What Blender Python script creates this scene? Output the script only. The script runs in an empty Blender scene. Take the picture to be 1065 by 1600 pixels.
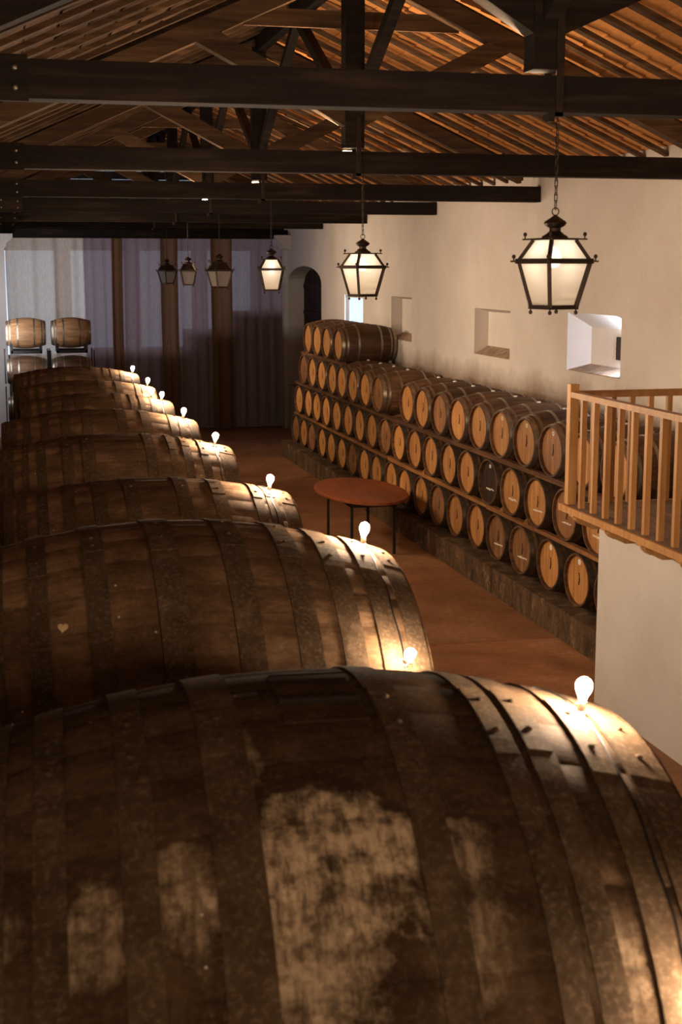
import bpy, bmesh, math, random
from mathutils import Vector, Matrix
random.seed(7)
R = math.radians
PI = math.pi
H = 3.615                                   # eye height above the floor; all heights below are given from the eye
C = bpy.context.scene.collection
S = bpy.context.scene

# ------------------------------------------------------------------ camera, world, light, exposure
cd = bpy.data.cameras.new('camera')
cam = bpy.data.objects.new('camera', cd); C.objects.link(cam)
cd.sensor_fit = 'VERTICAL'; cd.sensor_height = 36.0; cd.sensor_width = 24.0
cd.lens = 2222.0 / 1600.0 * 36.0
cam.location = (0, 0, H)
cam.rotation_euler = (R(90 - 9.70), 0, R(-13.28))
cd.clip_end = 200
cd.dof.use_dof = True; cd.dof.focus_distance = 13.0; cd.dof.aperture_fstop = 4.5
S.camera = cam

w = bpy.data.worlds.new('overcast_sky'); S.world = w; w.use_nodes = True
bg = w.node_tree.nodes['Background']
bg.inputs['Color'].default_value = (0.66, 0.80, 1.0, 1); bg.inputs['Strength'].default_value = 1.5

def area(name, loc, size, energy, col, target, sy=None):
    d = bpy.data.lights.new(name, 'AREA'); d.shape = 'RECTANGLE'; d.size = size; d.size_y = sy or size
    d.energy = energy; d.color = col
    o = bpy.data.objects.new(name, d); C.objects.link(o); o.location = loc
    o.rotation_euler = (Vector(target) - Vector(loc)).to_track_quat('-Z', 'Y').to_euler()
    return o
WARM = (1.0, 0.70, 0.43)
FLOOD = [190, 170, 150, 110, 80, 50]                # watts of the floodlights on the six tie beams
area('rear_fill_light', (0.35, -4.6, H + 0.2), 1.8, 300, (1.0, 0.76, 0.52), (4.6, 12, H - 0.6), 1.6)  # added fill from behind the viewer, no visible fixture
for wy, we in ((5.5, 14), (11.5, 30), (18.0, 46), (24.5, 72)):   # fill lights added out of view over the vats, brightening the opposite wall
    area('wall_fill_light', (-0.50, wy, H + 0.45), 2.2, we, (1.0, 0.74, 0.50), (6.3, wy + 0.8, H - 0.75), 0.25).data.spread = R(74)
area('side_window_daylight', (-0.5, 29.6, H - 0.9), 2.2, 85, (0.86, 0.90, 1.0), (2.2, 32.2, H - 0.4), 2.2)
area('niche_daylight', (6.44, 13.975, H - 0.86), 0.16, 13, (0.68, 0.80, 1.0), (6.50, 15.2, H - 0.88), 0.26)
area('curtain_room_daylight', (3.2, 35.6, H - 0.6), 5.5, 48, (0.86, 0.76, 0.92), (3.2, 32, H - 0.8), 2.0)

S.view_settings.view_transform = 'Standard'; S.view_settings.look = 'None'
S.view_settings.gamma = 1.0; S.view_settings.use_curve_mapping = False
S.view_settings.exposure = 0.0
S.cycles.max_bounces = 8; S.cycles.diffuse_bounces = 4; S.cycles.transparent_max_bounces = 12

# ------------------------------------------------------------------ materials
class NT:
    def __init__(s, name):
        s.m = bpy.data.materials.new(name); s.m.use_nodes = True
        s.t = s.m.node_tree; s.n = s.t.nodes; s.l = s.t.links
        s.b = s.n['Principled BSDF']; s.out = s.n['Material Output']
    def new(s, k, **kw):
        o = s.n.new(k)
        for a, v in kw.items(): setattr(o, a, v)
        return o
    def put(s, sock, v):
        if hasattr(v, 'is_output'): s.l.new(v, sock)
        else: sock.default_value = v
    def coord(s, kind='Object', scale=(1, 1, 1), rot=(0, 0, 0), off=None):
        tc = s.new('ShaderNodeTexCoord'); mp = s.new('ShaderNodeMapping')
        s.l.new(tc.outputs[kind], mp.inputs['Vector'])
        mp.inputs['Scale'].default_value = scale; mp.inputs['Rotation'].default_value = rot
        if off is not None: s.l.new(off, mp.inputs['Location'])
        return mp.outputs[0]
    def noise(s, vec, scale=5, detail=4, rough=0.55, dist=0.0):
        n = s.new('ShaderNodeTexNoise'); s.l.new(vec, n.inputs['Vector'])
        n.inputs['Scale'].default_value = scale; n.inputs['Detail'].default_value = detail
        n.inputs['Roughness'].default_value = rough; n.inputs['Distortion'].default_value = dist
        return n.outputs['Fac']
    def ramp(s, fac, stops):
        r = s.new('ShaderNodeValToRGB'); s.l.new(fac, r.inputs[0])
        e = r.color_ramp.elements
        while len(e) < len(stops): e.new(0.5)
        for k, (p, c) in enumerate(stops):
            e[k].position = p; e[k].color = (c, c, c, 1) if isinstance(c, (int, float)) else (*c, 1)
        return r.outputs[0]
    def mix(s, fac, a, b, mode='MIX'):
        m = s.new('ShaderNodeMix', data_type='RGBA', blend_type=mode)
        s.put(m.inputs[0], fac)
        for i, v in ((6, a), (7, b)):
            s.put(m.inputs[i], (*v, 1) if isinstance(v, tuple) and len(v) == 3 else v)
        return m.outputs[2]
    def math(s, op, a, b=0.0, clamp=False):
        m = s.new('ShaderNodeMath', operation=op, use_clamp=clamp); s.put(m.inputs[0], a); s.put(m.inputs[1], b)
        return m.outputs[0]
    def island(s): return s.new('ShaderNodeNewGeometry').outputs['Random Per Island']
    def orand(s): return s.new('ShaderNodeObjectInfo').outputs['Random']
    def bump(s, h, strength=0.3, dist=0.02):
        b = s.new('ShaderNodeBump'); s.l.new(h, b.inputs['Height'])
        b.inputs['Strength'].default_value = strength; b.inputs['Distance'].default_value = dist
        s.l.new(b.outputs[0], s.b.inputs['Normal'])
    def fin(s, col, rough=0.8, metal=0.0, spec=0.3):
        s.put(s.b.inputs['Base Color'], (*col, 1) if isinstance(col, tuple) and len(col) == 3 else col)
        s.put(s.b.inputs['Roughness'], rough); s.put(s.b.inputs['Metallic'], metal)
        s.b.inputs['Specular IOR Level'].default_value = spec
        return s.m

def wood(name, dark, mid, light, scale=(1.2, 22, 22), rough=0.75, spec=0.25, vary=0.5, bump=0.25):
    t = NT(name)
    r = t.orand()
    off = t.new('ShaderNodeCombineXYZ'); 
    for k in range(3): t.l.new(t.math('MULTIPLY', r, 37.0 + 11 * k), off.inputs[k])
    v = t.coord('Object', scale, off=off.outputs[0])
    g = t.noise(v, 1.0, 6, 0.6, 0.3)
    v2 = t.coord('Object', (1, 1, 1), off=off.outputs[0])
    big = t.noise(v2, 2.2, 4, 0.6)
    c = t.ramp(g, [(0.30, dark), (0.52, mid), (0.72, light)])
    c = t.mix(t.ramp(big, [(0.35, 0.0), (0.7, 0.55)]), c, dark)
    k = t.math('ADD', t.math('MULTIPLY', r, vary), 1.0 - vary / 2)
    comb = t.new('ShaderNodeCombineColor')
    for i in range(3): t.l.new(k, comb.inputs[i])
    c = t.mix(1.0, c, comb.outputs[0], 'MULTIPLY')
    t.bump(g, bump, 0.004)
    return t.fin(c, rough, 0, spec)

M = {}
M['beam'] = wood('old_roof_timber', (0.006, 0.0036, 0.0025), (0.014, 0.008, 0.005), (0.038, 0.023, 0.014), (1.0, 16, 16), 0.8, 0.2, 0.3)
M['rafter'] = wood('rafter_timber', (0.045, 0.024, 0.012), (0.105, 0.057, 0.028), (0.20, 0.115, 0.06), (1.0, 16, 16), 0.8, 0.2, 0.6)
M['board'] = wood('roof_boarding', (0.06, 0.03, 0.014), (0.14, 0.072, 0.034), (0.24, 0.13, 0.062), (14, 0.8, 14), 0.85, 0.15, 0.7)
M['pine'] = wood('varnished_pine', (0.36, 0.16, 0.045), (0.50, 0.25, 0.085), (0.60, 0.33, 0.13), (18, 18, 1.5), 0.45, 0.4, 0.25, 0.1)
M['pine_deck'] = wood('worn_deck_boards', (0.12, 0.075, 0.05), (0.22, 0.14, 0.10), (0.32, 0.22, 0.16), (14, 1.2, 14), 0.6, 0.4, 0.4, 0.15)
M['rail'] = wood('rack_rail_timber', (0.10, 0.04, 0.013), (0.27, 0.115, 0.036), (0.42, 0.20, 0.07), (16, 1.0, 16), 0.75, 0.25, 0.5)
M['rail_dark'] = wood('darkened_rail_timber', (0.05, 0.02, 0.008), (0.12, 0.05, 0.018), (0.30, 0.135, 0.05), (16, 1.0, 16), 0.75, 0.25, 0.7)
M['door'] = wood('dark_door_wood', (0.012, 0.007, 0.005), (0.022, 0.013, 0.009), (0.04, 0.024, 0.016), (18, 18, 1.0), 0.7, 0.25, 0.2)
M['table'] = wood('reddish_table_wood', (0.15, 0.036, 0.010), (0.25, 0.065, 0.018), (0.33, 0.10, 0.03), (18, 1.0, 18), 0.42, 0.4, 0.2, 0.05)
M['barrel'] = wood('cellar_barrel_oak', (0.035, 0.016, 0.007), (0.10, 0.045, 0.018), (0.19, 0.092, 0.04), (1.3, 20, 20), 0.6, 0.35, 0.6, 0.2)
M['barrel_pale'] = wood('amber_barrel_oak', (0.15, 0.07, 0.028), (0.30, 0.155, 0.065), (0.42, 0.24, 0.11), (1.3, 16, 16), 0.6, 0.3, 0.3, 0.15)
M['head'] = wood('barrel_head_oak', (0.30, 0.125, 0.034), (0.50, 0.235, 0.072), (0.62, 0.32, 0.115), (20, 14, 1.4), 0.5, 0.35, 0.35, 0.1)
M['head_dark'] = wood('stained_barrel_head', (0.02, 0.010, 0.006), (0.05, 0.025, 0.013), (0.10, 0.05, 0.024), (20, 14, 1.4), 0.4, 0.4, 0.2, 0.1)
M['head_mid'] = wood('browned_barrel_head', (0.13, 0.055, 0.02), (0.26, 0.12, 0.045), (0.38, 0.19, 0.075), (20, 14, 1.4), 0.5, 0.35, 0.3, 0.1)

def plain(name, col, rough=0.6, metal=0.0, spec=0.3, nz=0.0, scale=20):
    t = NT(name)
    if nz:
        n = t.noise(t.coord(), scale, 4, 0.6)
        lo = tuple(c * (1 - nz) for c in col); hi = tuple(min(1, c * (1 + nz)) for c in col)
        return t.fin(t.ramp(n, [(0.3, lo), (0.7, hi)]), rough, metal, spec)
    return t.fin(col, rough, metal, spec)
M['iron'] = plain('black_iron', (0.030, 0.018, 0.012), 0.5, 0.6, 0.4, 0.4, 30)
M['galv'] = plain('galvanised_hoop', (0.30, 0.25, 0.19), 0.38, 0.85, 0.5, 0.35, 14)
M['galv_dark'] = plain('tarnished_hoop', (0.085, 0.06, 0.04), 0.5, 0.7, 0.4, 0.4, 14)
M['bolt'] = plain('worn_steel_bolt', (0.30, 0.27, 0.23), 0.4, 0.8)
M['white_paint'] = plain('chalk_white_paint', (0.75, 0.70, 0.62), 0.7)
M['dark_ink'] = plain('burnt_brand_ink', (0.035, 0.014, 0.006), 0.8)
M['cable'] = plain('black_cable', (0.012, 0.010, 0.009), 0.5)
M['socket'] = plain('lamp_socket_bakelite', (0.22, 0.16, 0.11), 0.5)
M['leaf'] = plain('dry_leaf', (0.50, 0.36, 0.20), 0.8, nz=0.2)
M['black'] = plain('black_steel_rack', (0.010, 0.008, 0.007), 0.5, 0.3)

# plaster
t = NT('lime_plaster')
v = t.coord()
n1 = t.noise(v, 1.3, 6, 0.62); n2 = t.noise(v, 34, 3, 0.6)
c = t.ramp(n1, [(0.3, (0.60, 0.545, 0.50)), (0.7, (0.69, 0.635, 0.59))])
# brown tint on the lower plaster behind the stack, fading out with height
sx = t.new('ShaderNodeSeparateXYZ'); t.l.new(v, sx.inputs[0])
zz = t.math('ADD', sx.outputs['Z'], t.math('MULTIPLY', t.math('SUBTRACT', n1, 0.5), 0.5))
zz = t.math('ADD', zz, t.math('MULTIPLY', n2, 0.08))
st = t.ramp(t.math('DIVIDE', zz, 4.0), [((H - 1.55) / 4.0, 0.85), ((H - 1.18) / 4.0, 0.0)])
inside = t.math('GREATER_THAN', sx.outputs['X'], 6.2)
c = t.mix(t.math('MULTIPLY', st, inside), c, (0.16, 0.085, 0.04))
t.bump(t.math('ADD', t.math('MULTIPLY', n1, 2.0), t.math('MULTIPLY', n2, 0.25)), 0.35, 0.02)
M['plaster'] = t.fin(c, 0.9, 0, 0.15)
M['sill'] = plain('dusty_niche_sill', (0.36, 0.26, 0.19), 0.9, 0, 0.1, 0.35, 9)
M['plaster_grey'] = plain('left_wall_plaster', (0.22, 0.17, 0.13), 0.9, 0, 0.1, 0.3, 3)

# concrete floor and plinth
t = NT('worn_concrete_floor')
v = t.coord(scale=(1, 1, 1)); a = t.noise(v, 1.1, 7, 0.65, 0.6); b = t.noise(v, 14, 5, 0.65)
c = t.ramp(a, [(0.30, (0.19, 0.080, 0.032)), (0.5, (0.31, 0.140, 0.060)), (0.70, (0.42, 0.215, 0.105))])
c = t.mix(t.ramp(b, [(0.45, 0.0), (0.75, 0.6)]), c, (0.15, 0.062, 0.026))
r = t.orand(); k = t.math('ADD', t.math('MULTIPLY', r, 0.35), 0.8)
cc = t.new('ShaderNodeCombineColor'); [t.l.new(k, cc.inputs[i]) for i in range(3)]
c = t.mix(1.0, c, cc.outputs[0], 'MULTIPLY')
t.bump(b, 0.25, 0.01); M['floor'] = t.fin(c, 0.6, 0, 0.35)
t = NT('stained_plinth_concrete')
v = t.coord(scale=(3.2, 3.2, 1.5)); a = t.noise(v, 1.6, 6, 0.7, 0.5); b = t.noise(t.coord(), 26, 5, 0.7)
c = t.ramp(a, [(0.35, (0.045, 0.026, 0.013)), (0.55, (0.16, 0.092, 0.045)), (0.72, (0.34, 0.22, 0.12))])
c = t.mix(t.ramp(b, [(0.45, 0.0), (0.62, 0.85)]), c, (0.06, 0.038, 0.02))
t.bump(b, 0.5, 0.015); M['plinth'] = t.fin(c, 0.85, 0, 0.2)

# clay roof tiles
t = NT('terracotta_roof_tile')
r = t.island(); n = t.noise(t.coord(scale=(1, 1, 1)), 9, 5, 0.65)
c = t.ramp(t.math('ADD', t.math('MULTIPLY', r, 0.7), t.math('MULTIPLY', n, 0.3)),
           [(0.15, (0.38, 0.13, 0.035)), (0.4, (0.58, 0.225, 0.06)), (0.62, (0.66, 0.30, 0.10)), (0.8, (0.55, 0.36, 0.20))])
c = t.mix(t.ramp(n, [(0.5, 0.0), (0.75, 0.65)]), c, (0.20, 0.085, 0.032))
t.bump(n, 0.3, 0.01); M['tile'] = t.fin(c, 0.85, 0, 0.15)

# giant vats: sooty oak with dust, mould and paint specks
def vat_mat(name, patches=(), base=1.0):
    base *= 1.0
    t = NT(name)
    v = t.coord()
    fine = t.noise(t.coord(scale=(3, 18, 18)), 2.0, 6, 0.7)
    big = t.noise(v, 2.6, 6, 0.66, 0.4)
    col = t.ramp(big, [(0.30, (0.030 * base, 0.0165 * base, 0.0085 * base)), (0.50, (0.062 * base, 0.034 * base, 0.0175 * base)),
                       (0.72, (0.135 * base, 0.080 * base, 0.044 * base))])
    col = t.mix(t.ramp(fine, [(0.35, 0.42), (0.6, 0.0)]), col, (0.016, 0.0098, 0.0055))
    dust = t.noise(v, 55, 3, 0.6)
    col = t.mix(t.ramp(dust, [(0.50, 0.0), (0.75, 0.22)]), col, (0.20, 0.135, 0.085))
    if patches:
        tot = None
        warp = t.noise(v, 7, 5, 0.7)
        streak = t.noise(t.coord(scale=(26, 5, 5)), 1.6, 5, 0.72)
        blot = t.noise(v, 16, 5, 0.7)
        for (x, y, z, rx, ry, s) in patches:
            d = t.new('ShaderNodeVectorMath', operation='SUBTRACT'); t.l.new(v, d.inputs[0]); d.inputs[1].default_value = (x, y, z)
            q = t.new('ShaderNodeVectorMath', operation='MULTIPLY'); t.l.new(d.outputs[0], q.inputs[0]); q.inputs[1].default_value = (1 / rx, 1 / ry, 1 / ry)
            ln = t.new('ShaderNodeVectorMath', operation='LENGTH'); t.l.new(q.outputs[0], ln.inputs[0])
            f = t.math('ADD', ln.outputs['Value'], t.math('MULTIPLY', t.math('SUBTRACT', warp, 0.5), 2.6))
            f = t.math('MULTIPLY', t.ramp(f, [(0.50, 1.0), (1.08, 0.0)]), s)
            tot = f if tot is None else t.math('MAXIMUM', tot, f)
        br = t.math('MULTIPLY', t.ramp(streak, [(0.36, 0.25), (0.56, 1.0)]), t.ramp(blot, [(0.36, 0.15), (0.56, 1.0)]))
        col = t.mix(t.math('MULTIPLY', tot, br), col, (0.50, 0.36, 0.23))
    vo = t.new('ShaderNodeTexVoronoi'); t.l.new(v, vo.inputs['Vector']); vo.inputs['Scale'].default_value = 13
    sp = t.math('LESS_THAN', vo.outputs['Distance'], 0.055)
    sep = t.new('ShaderNodeSeparateColor'); t.l.new(vo.outputs['Color'], sep.inputs[0])
    sp = t.math('MULTIPLY', sp, t.math('GREATER_THAN', sep.outputs[0], 0.72))
    col = t.mix(sp, col, (0.55, 0.47, 0.36))
    t.bump(t.math('ADD', fine, t.math('MULTIPLY', dust, 0.4)), 0.35, 0.006)
    return t.fin(col, 0.95, 0, 0.05)
t = NT('rusty_vat_hoop')
v = t.coord(); a = t.noise(v, 5, 6, 0.7); b = t.noise(v, 60, 3, 0.6)
c = t.ramp(a, [(0.3, (0.030, 0.018, 0.0095)), (0.55, (0.062, 0.038, 0.021)), (0.75, (0.12, 0.078, 0.047))])
c = t.mix(t.ramp(b, [(0.5, 0.0), (0.75, 0.4)]), c, (0.22, 0.14, 0.085))
t.bump(b, 0.25, 0.004); M['hoop'] = t.fin(c, 0.92, 0.0, 0.06)

# light givers and cloth
def emit(name, col, strength):
    t = NT(name); t.b.inputs['Base Color'].default_value = (*col, 1)
    t.b.inputs['Emission Color'].default_value = (*col, 1); t.b.inputs['Emission Strength'].default_value = strength
    return t.m
M['globe'] = emit('glowing_bulb_glass', (1.0, 0.75, 0.52), 2900)
M['globe_far'] = emit('glowing_bulb_glass_far_vats', (1.0, 0.75, 0.52), 2900)
M['globe_dim'] = emit('softly_glowing_bulb_glass', (1.0, 0.78, 0.56), 1000)
M['lantern_bulb'] = emit('glowing_lantern_bulb', (1.0, 0.86, 0.70), 13)
M['tube'] = emit('glowing_uplight_tube', (1.0, 0.70, 0.42), 42)
def frosted(name, col, tr, mixf):
    t = NT(name); t.n.remove(t.b)
    a = t.new('ShaderNodeBsdfTranslucent'); a.inputs[0].default_value = (*col, 1)
    d = t.new('ShaderNodeBsdfDiffuse'); d.inputs[0].default_value = (*col, 1)
    x = t.new('ShaderNodeBsdfTransparent')
    m1 = t.new('ShaderNodeMixShader'); m1.inputs[0].default_value = mixf; t.l.new(a.outputs[0], m1.inputs[1]); t.l.new(d.outputs[0], m1.inputs[2])
    m2 = t.new('ShaderNodeMixShader'); m2.inputs[0].default_value = tr; t.l.new(m1.outputs[0], m2.inputs[1]); t.l.new(x.outputs[0], m2.inputs[2])
    t.l.new(m2.outputs[0], t.out.inputs[0]); return t.m
M['pane'] = frosted('frosted_lantern_glass', (0.86, 0.80, 0.70), 0.10, 0.25)
M['pane_off'] = frosted('frosted_unlit_lantern_glass', (0.42, 0.38, 0.36), 0.30, 0.4)
def cloth(name, col, tr):
    t = NT(name); t.n.remove(t.b)
    n = t.noise(t.coord(scale=(40, 1, 3)), 3.0, 5, 0.65)
    c = t.ramp(n, [(0.3, tuple(k * 0.8 for k in col)), (0.7, tuple(min(1, k * 1.15) for k in col))])
    a = t.new('ShaderNodeBsdfTranslucent'); t.l.new(c, a.inputs[0])
    d = t.new('ShaderNodeBsdfDiffuse'); t.l.new(c, d.inputs[0])
    x = t.new('ShaderNodeBsdfTransparent')
    m1 = t.new('ShaderNodeMixShader'); m1.inputs[0].default_value = 0.45; t.l.new(a.outputs[0], m1.inputs[1]); t.l.new(d.outputs[0], m1.inputs[2])
    m2 = t.new('ShaderNodeMixShader'); m2.inputs[0].default_value = tr; t.l.new(m1.outputs[0], m2.inputs[1]); t.l.new(x.outputs[0], m2.inputs[2])
    t.l.new(m2.outputs[0], t.out.inputs[0]); return t.m
M['cream_sheer'] = cloth('cream_sheer_cloth', (0.72, 0.62, 0.50), 0.08)
M['mauve_sheer'] = cloth('mauve_grey_sheer_cloth', (0.30, 0.225, 0.23), 0.03)
M['brown_cloth'] = cloth('brown_curtain_cloth', (0.20, 0.105, 0.055), 0.0)
t = NT('window_glass'); t.n.remove(t.b)
g = t.new('ShaderNodeBsdfGlossy'); g.inputs['Roughness'].default_value = 0.02
x = t.new('ShaderNodeBsdfTransparent'); m2 = t.new('ShaderNodeMixShader'); m2.inputs[0].default_value = 0.94
t.l.new(g.outputs[0], m2.inputs[1]); t.l.new(x.outputs[0], m2.inputs[2]); t.l.new(m2.outputs[0], t.out.inputs[0]); M['glass'] = t.m

# ------------------------------------------------------------------ mesh helpers
class MB:
    def __init__(s): s.v = []; s.f = []
    def add(s, vs, fs):
        o = len(s.v); s.v += [tuple(p) for p in vs]; s.f += [tuple(i + o for i in f) for f in fs]; return s
    def box(s, x0, x1, y0, y1, z0, z1):
        vs = [(x0, y0, z0), (x1, y0, z0), (x1, y1, z0), (x0, y1, z0), (x0, y0, z1), (x1, y0, z1), (x1, y1, z1), (x0, y1, z1)]
        return s.add(vs, [(0, 3, 2, 1), (4, 5, 6, 7), (0, 1, 5, 4), (1, 2, 6, 5), (2, 3, 7, 6), (3, 0, 4, 7)])
    def prism(s, poly, y0, y1, axis='y'):
        """extrude a polygon given in (x, z) along y (or in (y, z) along x, or in (x, y) along z)"""
        n = len(poly)
        f3 = {'y': lambda p, q: (p[0], q, p[1]), 'x': lambda p, q: (q, p[0], p[1]), 'z': lambda p, q: (p[0], p[1], q)}[axis]
        vs = [f3(p, y0) for p in poly] + [f3(p, y1) for p in poly]
        fs = [tuple(range(n)), tuple(range(2 * n - 1, n - 1, -1))] + [((i + 1) % n, i, i + n, (i + 1) % n + n) for i in range(n)]
        return s.add(vs, fs)
    def beam(s, p, q, w, h, up=(0, 0, 1)):
        p, q = Vector(p), Vector(q); d = (q - p).normalized(); a = d.cross(Vector(up)).normalized(); b = a.cross(d).normalized()
        vs = [e + a * (w / 2 * i) + b * (h / 2 * j) for e in (p, q) for i, j in ((-1, -1), (1, -1), (1, 1), (-1, 1))]
        return s.add(vs, [(0, 1, 2, 3), (7, 6, 5, 4), (0, 4, 5, 1), (1, 5, 6, 2), (2, 6, 7, 3), (3, 7, 4, 0)])
    def tube(s, pts, r, n=6, closed=False):
        pts = [Vector(p) for p in pts]; k = len(pts); rings = []
        for i, p in enumerate(pts):
            a = pts[(i - 1) % k] if closed or i else p; b = pts[(i + 1) % k] if closed or i < k - 1 else p
            d = (b - a).normalized(); u = d.cross(Vector((0.31, 0.17, 0.93))).normalized(); w_ = d.cross(u)
            rings.append([p + (u * math.cos(2 * PI * j / n) + w_ * math.sin(2 * PI * j / n)) * r for j in range(n)])
        vs = [p for rg in rings for p in rg]; fs = []
        for i in range(k if closed else k - 1):
            for j in range(n):
                i2 = (i + 1) % k
                fs.append((i * n + j, i * n + (j + 1) % n, i2 * n + (j + 1) % n, i2 * n + j))
        if not closed: fs += [tuple(range(n - 1, -1, -1)), tuple((k - 1) * n + j for j in range(n))]
        return s.add(vs, fs)
    def lathe(s, prof, n=24, axis='z', c=(0, 0, 0), close=False, caps=True):
        """prof: (distance along axis, radius)"""
        k = len(prof); vs = []
        for a, r in prof:
            for j in range(n):
                p, q = r * math.cos(2 * PI * j / n), r * math.sin(2 * PI * j / n)
                vs.append({'z': (c[0] + p, c[1] + q, c[2] + a), 'x': (c[0] + a, c[1] + p, c[2] + q)}[axis])
        fs = []
        for i in range(k if close else k - 1):
            i2 = (i + 1) % k
            for j in range(n): fs.append((i * n + j, i * n + (j + 1) % n, i2 * n + (j + 1) % n, i2 * n + j))
        if caps and not close: fs += [tuple(range(n - 1, -1, -1)), tuple((k - 1) * n + j for j in range(n))]
        return s.add(vs, fs)
    def mesh(s, name, mat, smooth=True, ang=35):
        me = bpy.data.meshes.new(name); me.from_pydata(s.v, [], s.f)
        bm = bmesh.new(); bm.from_mesh(me); bmesh.ops.recalc_face_normals(bm, faces=bm.faces); bm.to_mesh(me); bm.free()
        me.materials.append(mat)
        if smooth:
            me.polygons.foreach_set('use_smooth', [True] * len(me.polygons)); me.set_sharp_from_angle(angle=R(ang))
        me.update(); return me
    def build(s, name, mat, parent=None, loc=(0, 0, 0), smooth=True, ang=35):
        return put(name, s.mesh(name, mat, smooth, ang), parent, loc)
def put(name, me, parent=None, loc=(0, 0, 0), rot=(0, 0, 0)):
    o = bpy.data.objects.new(name, me); C.objects.link(o); o.location = loc; o.rotation_euler = rot
    if parent: o.parent = parent
    return o
def tag(o, label=None, cat=None, group=None, kind=None):
    for k, v in (('label', label), ('category', cat), ('group', group), ('kind', kind)):
        if v: o[k] = v
    return o
def thing(name, label, cat, loc=(0, 0, 0), rz=0, group=None, kind=None):
    o = bpy.data.objects.new(name, None); C.objects.link(o); o.location = loc; o.rotation_euler = (0, 0, rz)
    o.empty_display_size = 0.1
    return tag(o, label, cat, group, kind)
def B(x0, x1, y0, y1, z0, z1): return MB().box(x0, x1, y0, y1, z0, z1)
ORD = 'first second third fourth fifth sixth seventh eighth ninth tenth eleventh twelfth thirteenth fourteenth fifteenth sixteenth seventeenth eighteenth nineteenth twentieth'.split()
ORD.append('twenty-first')

# ------------------------------------------------------------------ the room shell
XL, XR, Y0, YB = -0.62, 6.30, -6.0, 32.3
floor = thing('floor', 'brown worn concrete cellar floor in big slabs', None, kind='structure')
del floor['label']; floor['label'] = 'brown worn concrete cellar floor in big slabs'
B(XL - 0.5, XR + 1.2, Y0 - 0.3, 36.6, -0.12, -0.02).build('slab_base', M['floor'], floor)
xs = [XL - 0.3, 2.05, 3.62, 5.25]; 
ys = [Y0, -2.4, 1.2, 4.6, 7.6, 10.3, 12.9, 15.6, 18.2, 21.0, 23.9, 27.0, 30.0, 32.6, 36.4]
for i in range(3):
    for j in range(len(ys) - 1):
        g = 0.006; dz = random.uniform(-0.004, 0.0)
        B(xs[i] + g, xs[i + 1] - g, ys[j] + g, ys[j + 1] - g, -0.02, dz).build('floor_slab', M['floor'], floor, smooth=False)
B(5.26, 6.3, 27.4, 32.6, -0.02, -0.001).build('floor_slab', M['floor'], floor, smooth=False)

def wall_with_holes(name, ulo, uhi, zlo, zhi, holes, plane, thick, along, mat, extra=None, outer=None):
    """wall in the plane along=const; holes = (u0,u1,z0,z1); thickness goes away from the room"""
    us = sorted({ulo, uhi} | {h[0] for h in holes} | {h[1] for h in holes}); zs = sorted({zlo, zhi} | {h[2] for h in holes} | {h[3] for h in holes})
    mb = MB(); P = (lambda d, u, z: (d, u, z)) if along == 'y' else (lambda d, u, z: (u, d, z))
    for i in range(len(us) - 1):
        for j in range(len(zs) - 1):
            cu, cz = (us[i] + us[i + 1]) / 2, (zs[j] + zs[j + 1]) / 2
            if any(h[0] < cu < h[1] and h[2] < cz < h[3] for h in holes): continue
            q = [(us[i], zs[j]), (us[i + 1], zs[j]), (us[i + 1], zs[j + 1]), (us[i], zs[j + 1])]
            mb.add([P(plane, *a) for a in q], [(0, 1, 2, 3)])
    hs = outer or holes
    us = sorted({ulo, uhi} | {h[0] for h in hs} | {h[1] for h in hs}); zs = sorted({zlo, zhi} | {h[2] for h in hs} | {h[3] for h in hs})
    for i in range(len(us) - 1):
        for j in range(len(zs) - 1):
            cu, cz = (us[i] + us[i + 1]) / 2, (zs[j] + zs[j + 1]) / 2
            if any(h[0] < cu < h[1] and h[2] < cz < h[3] for h in hs): continue
            q = [(us[i], zs[j]), (us[i + 1], zs[j]), (us[i + 1], zs[j + 1]), (us[i], zs[j + 1])]
            mb.add([P(plane + thick, *a) for a in q], [(3, 2, 1, 0)])
    if extra: extra(mb)
    o = mb.build(name, mat, smooth=False); return tag(o, kind='structure')

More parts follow.
